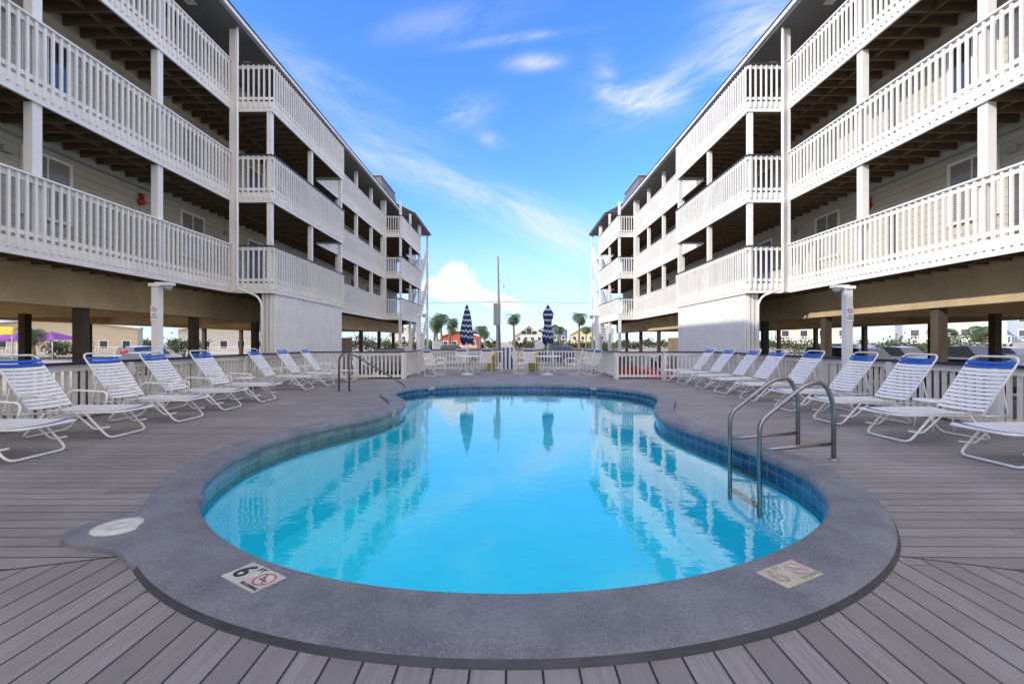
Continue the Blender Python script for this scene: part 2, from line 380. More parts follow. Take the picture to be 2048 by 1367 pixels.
def upn(o):
    bm=bmesh.new(); bm.from_mesh(o.data)
    for f in bm.faces:
        f.normal_update()
        if abs(f.normal.z)>.5 and f.normal.z<0: f.normal_flip()
    bm.to_mesh(o.data); bm.free()
# ------------------------------------------------------------------ ground, road
gh=[(p.x,p.y,GZ) for p in offc(.022)][::-1]; go=[(-900,-300,GZ),(900,-300,GZ),(900,1800,GZ),(-900,1800,GZ)]
g=MB(); g.add(go+gh,tessellate_polygon([[Vector(q) for q in go],[Vector(q) for q in gh]])); o=mk('ground',g,GROUND); o["kind"]="structure"; upn(o)
g=MB(); g.add([(-200,50,GZ+.006),(200,50,GZ+.006),(200,62,GZ+.006),(-200,62,GZ+.006)],[(0,1,2,3)]); o=mk('road',g,ASPH); o["kind"]="structure"
g=MB()
for i in range(-12,13): g.add([(i*9,55.9,GZ+.011),(i*9+3,55.9,GZ+.011),(i*9+3,56.05,GZ+.011),(i*9,56.05,GZ+.011)],[(0,1,2,3)])
o=mk('road_marking',g,YEL); o["kind"]="structure"
g=MB(); g.box(-200,200,49.7,50,GZ,GZ+.13); g.box(-200,200,62,62.3,GZ,GZ+.13); o=mk('kerb',g,CONCG); o["kind"]="structure"
pool=top('swimming_pool','curved kidney-shaped pool with grey concrete coping and bright blue water','swimming pool',(0,7.5,0)); PO=(0,7.5,0)
mk('coping',sweep([(.03,-.05),(.0,-.045),(-.012,-.02),(-.005,.02),(.02,.04),(.07,.05),(.37,.05),(.42,.044),(.455,.028),(.475,.0),(.48,-.06)],True,8),[COPE,EDGE],pool,PO)
tb=sweep([(.025,-.30),(.025,-.04)]); to=mk('tile_band',tb,TILE,pool,PO)
ul=to.data.uv_layers.new(name='UVMap')
for fi,poly in enumerate(to.data.polygons):
    for li,vi in zip(poly.loop_indices,poly.vertices):
        st=vi//2; u=arc[st]
        if st==0 and fi==N-1: u=arc[N]
        ul.data[li].uv=(u, -.30 if vi%2==0 else -.04)
bs=sweep([(.02,-1.35),(.02,-.298)]); 
fl=[(p.x,p.y,-1.3) for p in offc(.02)]
tri=tessellate_polygon([[Vector(q) for q in fl]]); bs.add(fl,tri,0); mk('basin',bs,PLAST,pool,PO)
wl=[(p.x,p.y,-.145) for p in offc(.024)]; wb=MB(); wb.add(wl,tessellate_polygon([[Vector(q) for q in wl]]),0); wo_=mk('water',wb,WATER,pool,PO)
# skimmer collar
sk=MB(); c0=(-2.57,3.0)
ctl=[(-2.42,3.62),(-2.62,3.34),(-2.80,3.14),(-2.86,2.96),(-2.76,2.80),(-2.56,2.73),(-2.3,2.66),(-2.05,2.48),(-2.08,2.62),(-2.3,3.0)]
cc_=catmull(ctl,4); sk.prism([(p.x,p.y) for p in cc_],-.05,.036); oo=mk('skimmer_collar',sk,COPE,pool,PO)
bv=oo.modifiers.new('b','BEVEL'); bv.width=.018; bv.segments=3; bv.limit_method='ANGLE'; bv.angle_limit=R(50)
lid=MB(); lid.lathe([(0,.012),(.05,.012),(.052,.009),(.062,.009),(.064,.012),(.125,.012),(.128,.008),(.14,.008),(.15,.004),(.152,0)],(c0[0],c0[1],.036),36); lo=mk('skimmer_lid',lid,LID,pool,PO,label='round off-white plastic skimmer lid')
# deck sheet with hole
hole=[(p.x,p.y,0) for p in offw(.45)]
outer=[(-6.98,-5,0),(6.98,-5,0),(6.98,15.5,0),(3.7,15.5,0),(3.7,20.2,0),(-3.7,20.2,0),(-3.7,15.5,0),(-6.98,15.5,0)]
d=MB(); tri=tessellate_polygon([[Vector(q) for q in outer],[Vector(q) for q in hole[::-1]]])
d.add(outer+hole[::-1],tri,0)
n=len(outer)
for i in range(n):
    a=outer[i];b=outer[(i+1)%n]; d.add([a,b,(b[0],b[1],-.3),(a[0],a[1],-.3)],[(0,3,2,1)],1)
o=mk('deck',d,[DECK,FENCEW]); o["kind"]="structure"; tag(o,'grey composite board pool deck',None)
upn(o); upn(wo_)
# depth markers
def marker(cx,cy,cz,rz,tilt,num,sc=1,label='',ink=INK,red=REDINK,tm=MTILE):
    mt=MB(); wd,hd=.30*sc,.17*sc; mt.box(-wd/2,wd/2,-hd/2,hd/2,0,.004)
    o=mk('depth_marker',mt,[tm],pool,None,(cx-PO[0],cy-PO[1],cz-PO[2]),label); o.rotation_euler=(tilt,0,rz)
    text('depth_number',num,.165*sc,ink,(-.088*sc,0,.0055),(0,0,0),o)
    text('unit_lettering','FT',.045*sc,ink,(-.018*sc,.055*sc,.0055),(0,0,0),o)
    sg=MB(); ringmesh(sg,(.078*sc,.012*sc),.049*sc,.056*sc,.006,0,th=.007*sc)
    sg.add([(.045*sc,.0,.0055),(.105*sc,.0,.0055),(.105*sc,.008*sc,.0055),(.045*sc,.008*sc,.0055)],[(0,1,2,3)],1)
    ringmesh(sg,(.06*sc,.022*sc),0.0,.009*sc,.0055,1,n=10,slash=False)
    mk('no_diving_symbol',sg,[red,ink],o)
    text('no_diving_lettering','NO DIVING',.026*sc,ink,(.072*sc,-.064*sc,.0055),(0,0,0),o)
marker(-1.31,2.325,.05,R(-32),0,'6',1,'worn off-white 6 FT no diving tile')
marker(1.45,2.36,.05,R(27),0,'6',1,'faded off-white 6 FT no diving tile',INKF,REDF,MTILEF)
def wallmark(tx,ty,num,sc):
    i=min(range(N),key=lambda i:(C[i].x-tx)**2+(C[i].y-ty)**2); p=C[i]-NR[i]*.014; nn=-NR[i]
    rz=math.atan2(nn.y,nn.x)+math.pi/2
    marker(p.x,p.y,-.018,rz,R(90),num,sc)
wallmark(-2.02,8.0,'5',.6); wallmark(-2.2,12.5,'3',.6); wallmark(2.3,12.5,'3',.6)
# ------------------------------------------------------------------ pool ladder + handrail
lad=top('pool_ladder','steel pool ladder with curved handrails at the coping','ladder',(3.1,4.9,0)); LO=(3.1,4.9,0)
for y,xd,xp in ((4.85,3.45,2.66),(5.42,3.43,2.62)):
    t=MB(); pts=fillet([(xd,y,0),(xd,y,.60),(xd-.10,y,.83),(xd-.30,y,.80),(xp,y,.40),(xp,y,.2),(xp,y,-.62)],.16,7); t.tube(pts,.024,n=12)
    t.tube([(xp,y,.10),(xd,y,.17)],.019,n=10)
    mk('handrail',t,STEEL,lad,LO)
    e=MB(); e.lathe([(.0,.02),(.03,.02),(.05,.012),(.058,0)],(xd,y,0),16); mk('escutcheon',e,STEEL,lad,LO)
for z in (-.22,-.5):
    t=MB(); t.box(2.60,2.68,4.85,5.42,z-.012,z+.012); mk('tread',t,STEELD,lad,LO)
hr=top('step_handrail','bent steel handrail descending from deck to pool steps','handrail',(-4.2,11.7,0)); HO=(-4.2,11.7,0)
t=MB(); t.tube(fillet([(-4.32,11.5,0),(-4.32,11.5,.84),(-4.20,11.52,.98),(-3.98,11.58,.93),(-2.98,11.95,.26),(-2.76,12.0,.10),(-2.74,12.0,-.5)],.16,6),.024,n=10); t.tube([(-4.08,11.56,0),(-4.08,11.56,.955)],.024,n=10)
mk('rail_tube',t,STEELD,hr,HO)
e=MB()
for p in ((-4.32,11.5,0),(-4.08,11.56,0)): e.lathe([(0,.02),(.03,.02),(.055,0)],p,14)
mk('base_plate',e,STEEL,hr,HO)
# ------------------------------------------------------------------ deck fences
def fence(p0,p1,label,capmat=NAVY,H=.93):
    a=Vector((p0[0],p0[1],0)); b=Vector((p1[0],p1[1],0)); L=(b-a).length; dr=(b-a)/L; nn=Vector((-dr.y,dr.x,0))
    t=top('deck_fence',label,'fence',a,group='deck fences')
    def P(s,o=0,z=0): q=dr*s+nn*o; return (q.x,q.y,z)
    c=MB(); c.beam(P(0,0,H-.018),P(L,0,H-.018),.15,.036); mk('cap_rail',c,capmat,t)
    r=MB(); r.beam(P(0,0,H-.09),P(L,0,H-.09),.04,.10); r.beam(P(0,0,.10),P(L,0,.10),.04,.07)
    k=int(L/.135)
    for i in range(k):
        s=.05+i*.135; r.beam(P(s,.04,.04),P(s,.04,H-.045),.05,.038)
    mk('balustrade',r,WHITE,t)
    m=max(1,round(L/1.9))
    for i in range(m+1):
        s=L*i/m; q=MB(); q.beam(P(s,-.035,-.02),P(s,-.035,H-.037),.095,.095); mk('post',q,WHITE,t)
fence((-6.9,1.0),(-6.9,15.42),'white baluster fence with navy cap rail along lounge chairs')
fence((6.9,15.42),(6.9,1.0),'white baluster fence with navy cap rail beside parking')
fence((-6.83,15.42),(-3.62,15.42),'short white fence with navy cap closing the deck')
fence((3.62,15.42),(6.83,15.42),'short white fence with navy cap before red car')
fence((-3.62,15.5),(-3.62,20.1),'white fence beside patio tables')
fence((3.62,20.1),(3.62,15.5),'white fence beside patio chairs')
fence((-3.54,20.1),(-.35,20.1),'white patio end fence with navy cap')
fence((.25,20.1),(3.54,20.1),'white patio end fence next to the gate')
gt=top('patio_gate','blue and white striped board gate in patio fence','gate',(-.05,20.1,0))
q=MB()
for i in range(6): q.box(-.27+i*.09,-.27+i*.09+.085,-.02,.02,.05,1.0,i%2)
mk('gate_board',q,[pm('gate_blue',(.02,.06,.30),.5,.2,5),WHITE],gt); q=MB(); q.box(-.27,.27,.022,.05,.8,.9); q.box(-.27,.27,.022,.05,.15,.25); mk('gate_brace',q,WHITE,gt)
# lamp posts
def lamppost(x,y,h,side,sign):
    t=top('deck_light_post','white square post with a flat lamp hood'+(' and no smoking sign' if sign else ''),'light post',(x,y,0),group='deck light posts')
    q=MB(); q.box(-.065,.065,-.065,.065,0,h-.06); q.box(-.08,.08,-.08,.08,.0,.12); mk('post',q,WHITE,t)
    q=MB(); q.box(-.10,.10,-.10,.10,h-.06,h); q.box(min(0,-side*.30),max(0,-side*.30),-.07,.07,h-.035,h+.02) ; mk('lamp_hood',q,WHITE,t)
    q=MB(); q.lathe([(0,-.09),(.05,-.09),(.07,-.05),(.06,0)],(-side*.22,0,h-.035),14); mk('lamp',q,GALV,t)
    if sign:
        s=MB(); s.box(-.07,.07,-.078,-.067,h-.72,h-.42); so_=mk('no_smoking_sign',s,WHITE2,t)
        r=MB(); ringmesh(r,(0,0),.040,.050,0,th=.009); r.box(-.028,.024,-.005,.005,-.0006,-.0003,1); ro=mk('no_smoking_symbol',r,[REDINK,INK],so_); ro.rotation_euler=(R(90),0,0); ro.location=(0,-.0805,h-.50)
        text('sign_lettering','NO',.045,INK,(0,-.080,h-.60),(R(90),0,0),so_); text('sign_lettering','SMOKING',.028,INK,(0,-.080,h-.65),(R(90),0,0),so_)
lamppost(-6.78,8.75,2.37,-1,True); lamppost(6.78,9.15,2.37,1,True); lamppost(-3.62,18.0,2.35,-1,False); lamppost(3.62,19.0,2.35,1,False)
# ------------------------------------------------------------------ chaise lounges
def lounge(arms,ang,name,label):
    t=top(name,label,'lounge chair',(0,0,0),group='pool lounge chairs')
    f=MB(); W=.31; hx=1.12; L=.90; zr=.35; ca,sa=math.cos(ang),math.sin(ang)
    f.tube(fillet([(hx,-W,zr-.02),(0.03,-W,zr),(-.03,-W+.06,zr),(-.03,W-.06,zr),(0.03,W,zr),(hx,W,zr-.02)],.06),.0135)
    T=(hx+L*ca,zr-.02+L*sa)
    f.tube(fillet([(hx,-W+.02,zr-.02),(T[0],-W+.02,T[1]),(T[0],W-.02,T[1]),(hx,W-.02,zr-.02)],.11,8),.0135)
    for x0,x1 in ((.42,.12),(.92,1.22)):
        f.tube(fillet([(x0,-W,zr-.01),(x1,-W,.02),(x1,W,.02),(x0,W,zr-.01)],.09,6),.0135)
    for y in (-W,W):
        f.tube(fillet([(.12,y*.98,.16),(.30,y,.13),(.55,y,zr-.01)],.05),.011)
    f.tube(fillet([(hx+.5*L*ca,-W+.03,zr+.5*L*sa),(hx+.36,-W+.03,zr-.02),(hx+.36,W-.03,zr-.02),(hx+.5*L*ca,W-.03,zr+.5*L*sa)],.05),.010)
    f.tube([(hx-.05,-W,zr-.02),(hx+.37,-W+.02,zr-.03)],.012); f.tube([(hx-.05,W,zr-.02),(hx+.37,W-.02,zr-.03)],.012)
    mk('frame',f,WHITE2,t)
    if arms:
        for y in (-W-.03,W+.03):
            a=MB(); a.tube(fillet([(.72,y,zr-.02),(.68,y,zr+.19),(1.20,y,zr+.22),(1.28,y*.95,zr+.08)],.09,6),.0135); mk('armrest',a,WHITE2,t)
    s=MB(); k=17
    for i in range(k):
        x=.03+i*(hx-.08)/k; m=1 if i in(1,) else 0
        vs=[];fs=[]
        for j in range(7):
            y=-W+2*W*j/6; sag=.018*(1-(2*j/6-1)**2)
            vs+=[(x,y,zr+.014-sag),(x+.047,y,zr+.014-sag),(x+.047,y,zr+.009-sag),(x,y,zr+.009-sag)]
        for j in range(6):
            for q in range(4): fs.append((4*j+q,4*j+(q+1)%4,4*j+4+(q+1)%4,4*j+4+q))
        s.add(vs,fs,m)
    mk('seat',s,[STRAP,BLUE],t)
    s=MB(); k=13
    for i in range(k):
        d0=.05+i*(L-.11)/k; wd=.044; m=1 if i>=k-2 else 0
        vs=[];fs=[]
        for j in range(7):
            y=-W+.02+2*(W-.02)*j/6; sag=.02*(1-(2*j/6-1)**2)
            for dd,oo in ((d0,.016),(d0+wd,.016),(d0+wd,.011),(d0,.011)):
                oo-=sag; vs.append((hx+dd*ca-oo*sa,y,zr-.02+dd*sa+oo*ca))
        for j in range(6):
            for q in range(4): fs.append((4*j+q,4*j+(q+1)%4,4*j+4+(q+1)%4,4*j+4+q))
        s.add(vs,fs,m)
    mk('backrest',s,[STRAP,BLUE],t); return t
lbA='white strap lounge chair with armrests and blue head strap'
lbB='white strap lounge chair with blue head strap on deck'
A=lounge(True,R(55),'lounge_chair',lbA); B=lounge(False,R(54),'lounge_chair',lbB)
Ls=[(-5.0,4.95,0),(-5.03,6.15,.02),(-5.0,7.3,-.03),(-5.05,8.5,.03),(-5.0,9.65,-.02),(-5.15,12.0,.05),(-5.05,13.15,-.02),(-4.9,14.4,.06)]
Rs=[(4.84,4.70,.04),(4.75,5.88,.07),(4.8,7.08,.03),(4.9,8.35,.0),(4.95,9.75,.03),(5.0,11.1,.06),(5.0,12.3,-.02),(4.95,13.5,.04),(4.85,14.6,.02)]
for src,lst,base in ((A,Ls,math.pi),(B,Rs,0)):
    for i,(x,y,r) in enumerate(lst):
        if i==0: src.location=(x,y,0); src.rotation_euler=(0,0,base+r)
        else: clone(src,(x,y,0),base+r)
def sidetable(x,y):
    t=top('side_table','small round white table between lounge chairs','side table',(x,y,0),group='side tables')
    q=MB(); q.lathe([(0,.43),(.22,.43),(.23,.42),(.23,.40),(0,.40)],n=24); mk('table_top',q,WHITE2,t)
    for i in range(4):
        a=math.pi/4+i*math.pi/2; q=MB(); q.tube([(.17*math.cos(a),.17*math.sin(a),.41),(.21*math.cos(a),.21*math.sin(a),0)],.012); mk('leg',q,WHITE2,t)
sidetable(6.05,6.5); sidetable(-6.2,10.6)
# ------------------------------------------------------------------ patio tables, chairs, umbrellas
def ptable(x,y):
    t=top('patio_table','round white patio table with umbrella hole','table',(x,y,0),group='patio tables')
    q=MB(); q.lathe([(.03,.72),(.50,.72),(.52,.71),(.52,.685),(.50,.68),(.03,.69)],n=32); mk('table_top',q,WHITE2,t)
    for i in range(4):
        a=math.pi/4+i*math.pi/2; c,s=math.cos(a),math.sin(a); q=MB(); q.tube(fillet([(.44*c,.44*s,.69),(.22*c,.22*s,.35),(.42*c,.42*s,0)],.15),.015); mk('leg',q,WHITE2,t)
def chair():
    t=top('patio_chair','white strap patio armchair with blue top strap','chair',(0,0,0),group='patio chairs')
    f=MB(); W=.27
    for y in (-W,W): f.tube(fillet([(-.26,y,0),(-.22,y,.40),(-.24,y,.62),(.10,y,.64),(.30,y,.50),(.26,y,.02),(-.26,y,.02)],.07),.014)
    f.tube(fillet([(-.22,-W+.02,.42),(.22,-W+.02,.38),(.42,-W+.02,.95),(.42,W-.02,.95),(.22,W-.02,.38),(-.22,W-.02,.42)],.09),.014)
    mk('frame',f,WHITE2,t)
    s=MB()
    for i in range(7): x=-.20+i*.06; s.box(x,x+.045,-W+.02,W-.02,.415-i*.006,.42-i*.006)
    mk('seat',s,[STRAP],t)
    s=MB()
    for i in range(9):
        d0=.05+i*.06; m=1 if i==8 else 0; x=.22+d0*.33; z=.38+d0*.94
        s.beam((x,-W+.02,z),(x,W-.02,z),.006,.046,m)
    mk('backrest',s,[STRAP,BLUE],t); return t
ptable(-1.65,17.4); ptable(1.45,17.4)
CH=chair(); cl=[(-2.75,16.7,2.6),(-2.75,17.9,3.4),(-1.9,18.5,1.8),(-1.1,18.5,1.2),(.45,17.9,3.0),(.9,18.6,1.9),(2.35,17.3,-.2),(2.95,17.0,.35),(2.9,18.2,.5)]
for i,(x,y,r) in enumerate(cl):
    if i==0: CH.location=(x,y,0); CH.rotation_euler=(0,0,r)
    else: clone(CH,(x,y,0),r)
UBL=pm('umbrella_navy',(.010,.03,.14),.8,.3,8); UWH=pm('umbrella_white',(.55,.60,.68),.8,.1,8)
def umbrella(x,y,fl,label):
    t=top('patio_umbrella',label,'umbrella',(x,y,0),group='closed umbrellas')
    q=MB(); q.tube([(0,0,0),(0,0,2.66)],.019); mk('pole',q,WHITE2,t)
    q=MB(); q.lathe([(0,.10),(.05,.10),(.06,.07),(.22,.05),(.25,.02),(.25,0)],n=24); mk('base',q,WHITE2,t)
    q=MB(); n=32; K=21; vs=[]
    for i in range(K+1):
        s=i/K; z=2.66-1.45*s; rr=.02+fl*(s**.75) 
        if s>.82: rr*=1-.25*(s-.82)/.18
        if fl<.15: rr=.02+fl*min(1,s*4)*(1+.25*math.sin(s*9))
        for j in range(n):
            a=2*math.pi*j/n; r=rr*(1+.28*math.cos(8*a+s*1.2)); vs.append((r*math.cos(a)+.01*math.sin(s*7),r*math.sin(a),z+.06*math.cos(8*a)*s))
    q.v+=vs
    for i in range(K):
        for j in range(n): q.f.append([i*n+j,i*n+(j+1)%n,(i+1)*n+(j+1)%n,(i+1)*n+j]); q.m.append(1 if i%3==2 and i<19 else 0); q.sm.append(True)
    mk('canopy',q,[UBL,UWH],t)
    q=MB(); q.lathe([(0,.07),(.02,.05),(.025,.02),(.02,0)],(0,0,2.64),10); mk('finial',q,WHITE2,t)
umbrella(-1.65,17.4,.24,'closed blue and white striped patio umbrella, slightly flared'); umbrella(1.45,17.4,.13,'tightly closed blue and white striped patio umbrella')
BINY=pm('bin_yellow',(.35,.30,.05),.5,.2,4)
def bin_(x,y):
    t=top('waste_bin','grey waste bin with yellow lid beside the fence','bin',(x,y,0),group='waste bins')
    q=MB(); q.prism([(-.19,-.19),(.19,-.19),(.21,.19),(-.21,.19)],0,.68); o=mk('bin_body',q,BINY,t); bv=o.modifiers.new('b','BEVEL'); bv.width=.02;bv.segments=2
    q=MB(); q.lathe([(.23,0),(.23,.05),(.16,.13),(0,.16)],(0,0,.68),18); mk('lid',q,YEL,t)
bin_(-.85,19.6); bin_(1.0,19.6)
t=top('electrical_post','grey utility cabinet mounted on a tall post behind fence','utility post',(-.62,22,GZ))
q=MB(); q.box(-.05,.05,-.05,.05,0,3.2); mk('post',q,GALV,t)
q=MB(); q.box(-.17,.17,-.19,-.05,2.9,3.95); q.box(-.15,.15,-.202,-.19,2.95,3.9); mk('cabinet',q,GALV,t)
# ------------------------------------------------------------------ apartment buildings
FL=[2.75,5.5,8.25]; EAV=10.62
def building(s,label):
    t=top('apartment_building',label,'building',(s*14,13,GZ)); off=(s*14,13,GZ)
    def part(n,mb,mats,par=None,lab=None): 
        if par: return mk(n,mb,mats,par,None,None,lab)
        return mk(n,mb,mats,t,off,None,lab)
    y0,y1=-9,40
    q=MB(); q.box(s*9.9,s*20,y0,y1,2.95,10.6); part('wall',q,SIDING)
    q=MB(); q.box(s*9.35,s*9.75,y0,y1,2.0,2.74); q.box(s*19.4,s*19.8,y0,y1,2.1,2.74)
    for y in range(-8,41,6): q.box(s*9.76,s*19.39,y,y+.35,2.15,2.735)
    part('concrete_beam',q,CONC)
    q=MB(); q.box(s*9.3,s*20,y0,y1,2.742,2.948); part('parking_ceiling',q,CONC)
    for i,y in enumerate((5.8,10,13.6,16.9,21,25,29,33,37)):
        for x in (9.42,14.5,19.45):
            if x==14.5 and i%2: continue
            q=MB(); q.box(s*x,s*(x+.2),y,y+.2,GZ,2.0 if x<10 else 2.1); part('timber_column',q,COLM)
    for li,zb in enumerate(FL):
        q=MB()
        q.box(s*8.41,s*9.895,y0,y1,zb+.2,zb+.27,0)
        y=y0+.2
        while y<y1:
            q.box(s*8.41,s*9.89,y,y+.045,zb+.0,zb+.2,0); y+=.41
        q.box(s*9.0,s*9.05,y0,y1,zb+.03,zb+.15,0)
        for a,b in ((13.8,19.7),(30.3,36.6)):
            q.box(s*7.245,s*8.405,a+.045,b-.045,zb+.2,zb+.27,0)
            y=a+.2
            while y<b-.1: q.box(s*7.245,s*8.36,y,y+.045,zb+.0,zb+.2,0); y+=.41
        part('walkway_floor',q,WOOD)
        q=MB()
        q.box(s*8.36,s*8.408,y0,13.8,zb-.02,zb+.28); q.box(s*8.36,s*8.408,19.7,30.3,zb-.02,zb+.28); q.box(s*8.36,s*8.408,36.6,y1,zb-.02,zb+.28)
        for a,b in ((13.8,19.7),(30.3,36.6)):
            q.box(s*7.2,s*7.243,a,b,zb-.02,zb+.28); q.box(s*7.245,s*8.358,a,a+.043,zb-.02,zb+.28); q.box(s*7.245,s*8.358,b-.043,b,zb-.02,zb+.28)
        part('fascia_board',q,WHITE)
        zt=zb+1.42
        def rail(a,b,horizontal,fix,cap,out):
            r=MB()
            def bx(l0,l1,o0,o1,z0,z1,m=0):
                if horizontal: r.box(s*l0,s*l1,fix+out*o0,fix+out*o1,z0,z1,m)
                else: r.box(s*(fix-o0),s*(fix-o1),l0,l1,z0,z1,m)
            bx(a,b,-.075,.06,zt-.035,zt,1 if cap else 0)
            bx(a,b,-.04,-.002,zt-.14,zt-.037)
            bx(a,b,-.04,-.002,zb+.34,zb+.42)
            k=int((b-a)/.148); st=(b-a)/k
            for i in range(k):
                l=a+st*(i+.5)+random.uniform(-.004,.004); bx(l-.021,l+.021,0.0,.04,zb+.10+random.uniform(-.006,.006),zt-.037)
            part('railing',r,[WHITE,DCAP])
        rail(2,13.72,False,8.36,False,1)
        rail(19.76,30.22,False,8.36,False,1)
        for a,b in ((13.8,19.7),(30.3,36.6)):
            rail(a,b,False,7.2,True,1); rail(7.2,8.32,True,a,True,-1)
            if a<20: rail(7.2,8.32,True,b,True,1)
        ztop=FL[li+1]-.02 if li<2 else EAV
        for y in (2.6,5.3,8.1,10.95,22.4,25.1,27.8,30.2,38.5,39.9):
            p=MB(); p.box(s*8.41,s*8.57,y-.085,y+.085,zb+.27,ztop); part('post',p,WHITE)
        if li<2:
            for y in (13.9,16.7,19.6): p=MB(); p.box(s*7.25,s*7.39,y-.07,y+.07,zb+.27,ztop); part('post',p,WHITE)
        for y in (30.45,33.4,36.5): p=MB(); p.box(s*7.25,s*7.39,y-.07,y+.07,zb+.27,ztop); part('post',p,WHITE)
        for y in (5.2,9.25,13.7,19.2,23.6,28.2,33.0):
            fz0,fz1=zb+1.15,zb+2.42
            f=MB()
            f.box(s*9.85,s*9.898,y-.06,y,fz0-.06,fz1+.06); f.box(s*9.85,s*9.898,y+.95,y+1.01,fz0-.06,fz1+.06)
            f.box(s*9.85,s*9.898,y,y+.95,fz1,fz1+.06); f.box(s*9.83,s*9.898,y,y+.95,fz0-.06,fz0); f.box(s*9.865,s*9.898,y+.46,y+.49,fz0,fz1)
            w_=part('window',f,WHITE)
            g_=MB(); g_.box(s*9.88,s*9.899,y,y+.46,fz0,fz1); g_.box(s*9.88,s*9.899,y+.49,y+.95,fz0,fz1); part('pane',g_,BLIND if (int(y)+li)%2 else GLASS,w_)
        for y in (7.3,17.2,21.6,26.3,31.2):
            f=MB(); f.box(s*9.85,s*9.898,y-.07,y,zb+.27,zb+2.4); f.box(s*9.85,s*9.898,y+.9,y+.97,zb+.27,zb+2.4); f.box(s*9.85,s*9.898,y,y+.9,zb+2.33,zb+2.4)
            d_=part('door',f,WHITE); g_=MB(); g_.box(s*9.875,s*9.899,y,y+.9,zb+.27,zb+2.33); part('door_leaf',g_,DOORP,d_)
    p=MB(); p.box(s*8.22,s*8.40,13.62,13.795,2.75,EAV); part('corner_pillar',p,WHITE)
    p=MB(); p.box(s*8.22,s*8.40,30.1,30.27,2.75,EAV); part('corner_pillar',p,WHITE)
    d_=MB(); d_.tube(fillet([(s*8.12,13.55,EAV),(s*8.12,13.55,2.85),(s*7.55,13.6,2.62),(s*7.42,13.6,2.4),(s*7.42,13.6,GZ+.2)],.12,5),.033); part('downspout',d_,WHITE)
    q=MB(); q.box(s*7.29,s*7.6,14.03,19.6,GZ,2.725,1)
    y=14.03
    while y<19.5: q.box(s*7.245,s*7.288,y,y+.112,GZ,2.725); y+=.14
    x=7.30
    while x<7.55: q.box(s*x,s*(x+.09),13.985,14.028,GZ,2.725); x+=.12
    part('ribbed_panel_wall',q,[WHITE,GALV])
    q=MB()
    q.box(s*8.04,s*20.3,y0,y1+.3,EAV+.005,EAV+.03,1)
    q.box(s*8.0,s*8.03,y0,y1+.3,EAV,EAV+.20,1)
    q.box(s*7.93,s*7.998,y0,y1+.3,EAV+.08,EAV+.19,2)
    q.add([(s*7.9,y0,EAV+.22),(s*7.9,y1+.3,EAV+.22),(s*14.2,y1+.3,EAV+1.3),(s*14.2,y0,EAV+1.3),(s*20.4,y0,EAV+.22),(s*20.4,y1+.3,EAV+.22)],[(0,1,2,3),(3,2,5,4)],0)
    q.add([(s*7.9,y1+.3,EAV+.2),(s*20.4,y1+.3,EAV+.2),(s*14.2,y1+.3,EAV+1.3)],[(0,1,2)],0)
    q.add([(s*7.9,y0,EAV+.2),(s*20.4,y0,EAV+.2),(s*14.2,y0,EAV+1.3)],[(0,1,2)],0)
    q.box(s*7.0,s*7.99,33.6,y1+.3,EAV+.005,EAV+.12,1)
    q.add([(s*6.95,33.5,EAV+.12),(s*6.95,y1+.4,EAV+.12),(s*8.6,y1+.4,EAV+.95),(s*8.6,33.5,EAV+.95)],[(0,1,2,3)],0)
    q.add([(s*6.95,33.5,EAV+.12),(s*8.6,33.5,EAV+.95),(s*8.6,33.5,EAV+.12)],[(0,1,2)],0)
    r_=part('roof',q,[SHING,SOFF,WHITE])
    q=MB(); q.add([(s*8.2,29.6,EAV+.25),(s*8.2,33.4,EAV+.25),(s*8.45,33.3,EAV+1.45),(s*8.45,29.7,EAV+1.45),(s*11,29.6,EAV+.25),(s*11,33.4,EAV+.25),(s*11,33.3,EAV+1.45),(s*11,29.7,EAV+1.45)],[(0,1,2,3),(0,3,7,4),(1,5,6,2),(3,2,6,7)],0)
    q.box(s*8.38,s*11.05,29.62,33.38,EAV+1.455,EAV+1.53,1); mk('roof_dormer',q,[SOFF,GALV],r_)
    for y in (9.5,12.2,15.2,18.2):
        q=MB()
        for i in range(4): q.box(s*(8.7+i*.07),s*(8.735+i*.07),y,y+.45,EAV-.012,EAV+.004)
        part('soffit_vent',q,WHITE)
    yb=12.16 if s<0 else 12.5
    q=MB(); q.tube([(s*9.80,yb,4.98),(s*9.89,yb,4.98)],.085,n=18); q.box(s*9.80,s*9.88,yb-.05,yb+.05,5.08,5.20); part('fire_bell',q,RED)
    q=MB(); q.tube([(s*9.86,2,5.36),(s*9.86,13,5.36)],.018); part('conduit',q,GALV)
    for zb in FL:
        for y in (8.9,15.8,24.9): q=MB(); q.box(s*9.78,s*9.898,y-.1,y+.1,zb+2.2,zb+2.32); part('walkway_light',q,GALV)
    for li,zb in enumerate([GZ-.1]+FL[:2]):
        z0=zb+.2; z1=FL[li]+.2
        for x in (7.3,8.25):
            q=MB(); q.beam((s*x,36.8,z0),(s*x,40.0,z1),.06,.30,0)
            q.beam((s*x,36.8,z0+1.0),(s*x,40.0,z1+1.0),.06,.10,0)
            for k in range(12):
                f_=(k+.5)/12; yy=36.8+3.2*f_; zz=z0+(z1-z0)*f_; q.beam((s*x,yy,zz),(s*x,yy,zz+1),.04,.04,0)
            part('stair_stringer',q,[WHITE])
        q=MB()
        for k in range(15):
            f_=(k+.5)/15; q.box(s*7.34,s*8.21,36.8+3.2*f_-.14,36.8+3.2*f_+.14,z0+(z1-z0)*f_+.02,z0+(z1-z0)*f_+.06)
        part('stair_tread',q,WOOD)
    for y in (36.75,40.12):
        q=MB(); q.box(s*7.2,s*7.36,y-.08,y+.08,GZ,EAV); part('post',q,WHITE)
